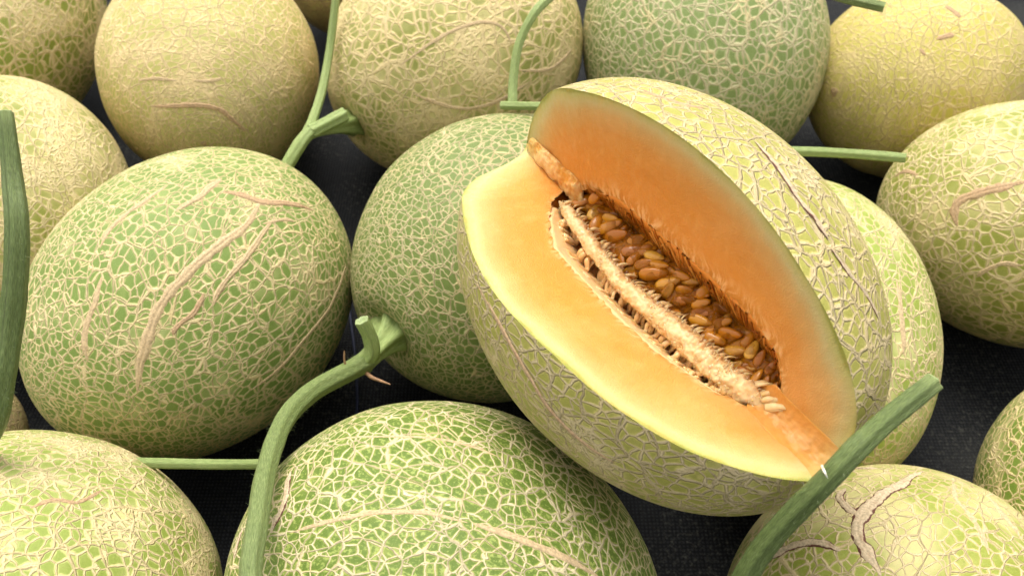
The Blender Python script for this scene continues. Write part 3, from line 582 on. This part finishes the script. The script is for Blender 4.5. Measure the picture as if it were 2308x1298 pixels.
# strands
def strand(name, pts, rad, col, mat, seed, taper=True):
    n = 16; c = spline(pts, n); v = []; tn = []
    for i in range(n):
        p = Vector(c[i]); t = (Vector(c[min(n-1, i+1)])-Vector(c[max(0, i-1)])).normalized(); s = t.cross(N_).normalized(); w_ = t.cross(s)
        r = rad*(1+.3*npn(p, 300, seed)); u = i/(n-1)
        if taper: r *= max(.15, 1-u**2.5)
        for j in range(8):
            an = j*math.pi/4; v.append(p+s*r*math.cos(an)+w_*r*.8*math.sin(an)); tn.append((*(Vector(col)*(1+.25*npn(p, 500, j))), 1))
    v.append(Vector(c[-1])); tn.append((*col, 1))
    f = grid_faces(n, 8, True)+[((n-1)*8+j, (n-1)*8+(j+1) % 8, n*8) for j in range(8)]
    return mesh_obj(name, v, f, mat, cut, {'tint': ('FLOAT_COLOR', tn)})
rs = random.Random(5)
xa = -.50
while xa < .58:                                                    # fibres bridging the gap between ridge and lip
    hb, ub = edge(xa, False); u0 = lr(xa)+rw(xa)*.6; gap = ub-u0
    if gap > .03 and not (-.40 < xa < -.33) and not (-.24 < xa < -.20 and True):
        dx = rs.uniform(-.02, .05); h0 = .08; hm = rs.uniform(.0, .09)
        q_ = rs.random(); col = (.74+.16*q_, .44+.20*q_, .16+.16*q_)
        strand('strand', [wp(xa, h0, u0), wp(xa+dx*.4+rs.uniform(-.012, .012), hm+.03, u0+gap*.35), wp(xa+dx*.7+rs.uniform(-.012, .012), hm+.02, u0+gap*.7), wp(xa+dx, hb*.6, ub-.012)], rs.uniform(.0008, .0016), col, DRY, xa, False)
    xa += rs.uniform(.009, .020)
xa = -.56
while xa < .70:                                                    # short fringe on the seed side of the ridge
    u0 = lr(xa)-rw(xa)*.75; L = rs.uniform(.025, .07)*(1.5 if xa > .5 else 1); dx = rs.uniform(-.02, .035)+(.06 if xa > .55 else 0)
    h0 = rs.uniform(.05, .10); q_ = rs.random(); col = (.72+.18*q_, .42+.22*q_, .14+.18*q_)
    strand('fringe', [wp(xa, h0, u0+.02), wp(xa+dx*.5, h0+.01, u0-L*.5), wp(xa+dx, h0-.03, u0-L)], rs.uniform(.0005, .0012)*(1.4 if xa > .55 else 1), col, DRY, xa)
    xa += rs.uniform(.008, .018)
xa = -.5
while xa < .64:                                                    # loose wet fibres hanging down the far cavity wall
    hu, uu = edge(xa, True); w0 = lw(xa); k0 = rs.uniform(0, .5); k1 = rs.uniform(.6, 1.05)
    ua = uu+(w0-uu)*k0; ub_ = uu+(w0-uu)*k1; dx = rs.uniform(-.05, .05)
    col = rs.choice([(.42, .16, .02), (.28, .09, .01), (.66, .32, .07)])
    strand('fibre', [wp(xa, bed(xa, ua)[0]+.004, ua), wp(xa+dx*.5, bed(xa, (ua+ub_)/2)[0]+rs.uniform(.01, .03), (ua+ub_)/2), wp(xa+dx, bed(xa+dx, ub_)[0]+.012, ub_)], rs.uniform(.00025, .0008), col, PULP, xa)
    xa += rs.uniform(.008, .03)
# seeds
SEED = seed_mat()
def seed_mesh():
    bm_v = []; rim = []; f = []; nu, nv = 18, 20
    for i in range(nu):
        ph = math.pi*i/(nu-1); x = -math.cos(ph)
        wd = .50*math.sin(ph)**.85*(1-.28*x)*.5/.5
        for j in range(nv):
            t = 2*math.pi*j/nv; y = wd*math.cos(t); z = .30*math.sin(t)*math.sin(ph)**.6*(1+.25*abs(math.cos(t))**3*0)
            if i in (0, nu-1): y = z = 0.0001*math.cos(t)
            bm_v.append((x*.5, y*.5, z*.5)); rim.append(abs(math.cos(t))**2*.9+(.2 if abs(x) > .85 else 0))
    return bm_v, grid_faces(nu, nv, True), rim
sv, sf, srim = seed_mesh()
proto = mesh_obj('seed', sv, [tuple(reversed(q)) for q in sf], SEED, cut, {'rim': ('FLOAT', srim)})
first = True
def place_seed(xa, u, h, ang, L, tx, tz, roll):
    global first
    o = proto if first else proto.copy()
    if not first: COL.objects.link(o); o.parent = cut
    first = False
    X = Vector((math.cos(ang), 0, 0))+T_*math.sin(ang); Z = N_; X = (X+N_*tx).normalized(); Y = Z.cross(X).normalized(); Z = X.cross(Y)
    m = Matrix((X, Y, Z)).transposed().to_4x4() @ Matrix.Rotation(roll, 4, 'X')
    o.matrix_local = Matrix.Translation(wp(xa, h, u)) @ m @ Matrix.Diagonal((L, L*rs.uniform(.90, 1.12), L*rs.uniform(.85, 1.15), 1))
for x_, u_, an, L in DATA['SD']:
    place_seed(x_, u_, bed(x_, u_)[0]+rs.uniform(.035, .055), R(an), min(.0135, max(L, 7.5)/1000*1.06), rs.uniform(-.25, .25), 0, rs.uniform(-.45, .55))
for k in range(95):
    x_ = rs.uniform(-.52, .68); u_ = rs.uniform(lw(x_)-.01, lr(x_)-rw(x_)*.6)
    place_seed(x_, u_, bed(x_, u_)[0]+rs.uniform(.005, .028), R(rs.uniform(-110, -20)), rs.uniform(.009, .0115), rs.uniform(-.3, .3), 0, rs.uniform(-.7, .8))
# a white shred hanging at the near end of the crease
strand('shred', [tuple(q) for q in T['shred']], .00055, (.93, .88, .74), DRY, 3)
# torn flesh along both ends of the crease
for (x0, x1, r0, r1, pale, sd_) in ((-.985, -.50, .055, .105, (.80, .56, .24), 21),):
    v = []; tint = []; n = 130; NC = 56
    for i in range(n):
        k = i/(n-1); xa = x0+(x1-x0)*k; r = (r0+(r1-r0)*k)*min(1, k*(12 if sd_ == 21 else 4)+(.25 if sd_ == 21 else .03))*min(1, (1-k)*7+.1); th = thu(math.acos(xa))
        D = Vector((0, math.cos(th), math.sin(th))); Q = Vector((0, -math.sin(th), math.cos(th)))
        for j in range(NC):
            t = 2*math.pi*j/NC; w0_ = D*(b*r*(.9+math.cos(t)))+Q*(b*(.012+math.sin(t)*r*(.40 if sd_ == 21 else .14)))+Vector((a*xa, 0, 0))
            nz = npn(w0_, 120, sd_)+.5*npn(w0_, 380, sd_)+.25*npn((w0_.x*300, w0_.y*1400, w0_.z*1400), 1, 4)
            w0_ += Q*(b*r*.24*nz)+D*(b*r*.38*nz*math.cos(t))
            v.append(w0_); c0 = Vector((.72, .33, .06)).lerp(Vector(pale), min(1, max(0, .55+nz))).lerp(Vector((.60, .58, .22)), max(0, (abs(xa)-.86)*5)*(.8 if sd_ == 21 else .4)); tint.append((*c0, 1))
    mesh_obj('torn_flesh', v, grid_faces(n, NC, True), PULP, cut, {'tint': ('FLOAT_COLOR', tint)})

# soft flesh filling the crease where the two faces meet beyond the cavity
v = []; tint = []; n, m = 150, 34
for i in range(n):
    k = i/(n-1); xa = .60+(.997-.60)*k; s_ = math.acos(xa); R1 = math.sin(s_); f_ = min(.155*min(1, k*5+.35), R1*.93)
    tb, tu = thb(s_), thu(s_); A_ = Vector((0, math.cos(tb), math.sin(tb)))*f_*b; B_ = Vector((0, math.cos(tu), math.sin(tu)))*f_*b
    for j in range(m):
        t = j/(m-1); p = A_*(1-t)**2+B_*t*t+Vector((a*xa, 0, 0)); e = math.sin(math.pi*t)
        nz = .8*npn(p, 90, 22)+.35*npn(p, 420, 23)+.15*npn((p.x*240, p.y*1100, p.z*1100), 1, 4)
        dd = N_*(b*(.020*nz*e+.012*e)) if 0 < j < m-1 else -N_*b*.008
        c0 = Vector((.69, .31, .065)).lerp(Vector((.74, .43, .17)), min(1, max(0, (.35+.8*nz)*e**1.5*1.3))).lerp(Vector((.62, .56, .24)), max(0, (xa-.90)*8)*.8)
        v.append(p+dd); tint.append((*c0, 1))
f = grid_faces(n, m); k_ = f[len(f)//2]
if (v[k_[1]]-v[k_[0]]).cross(v[k_[2]]-v[k_[1]]).dot(N_) < 0: f = [tuple(reversed(q)) for q in f]
mesh_obj('crease_flesh', v, f, PULP, cut, {'tint': ('FLOAT_COLOR', tint)})
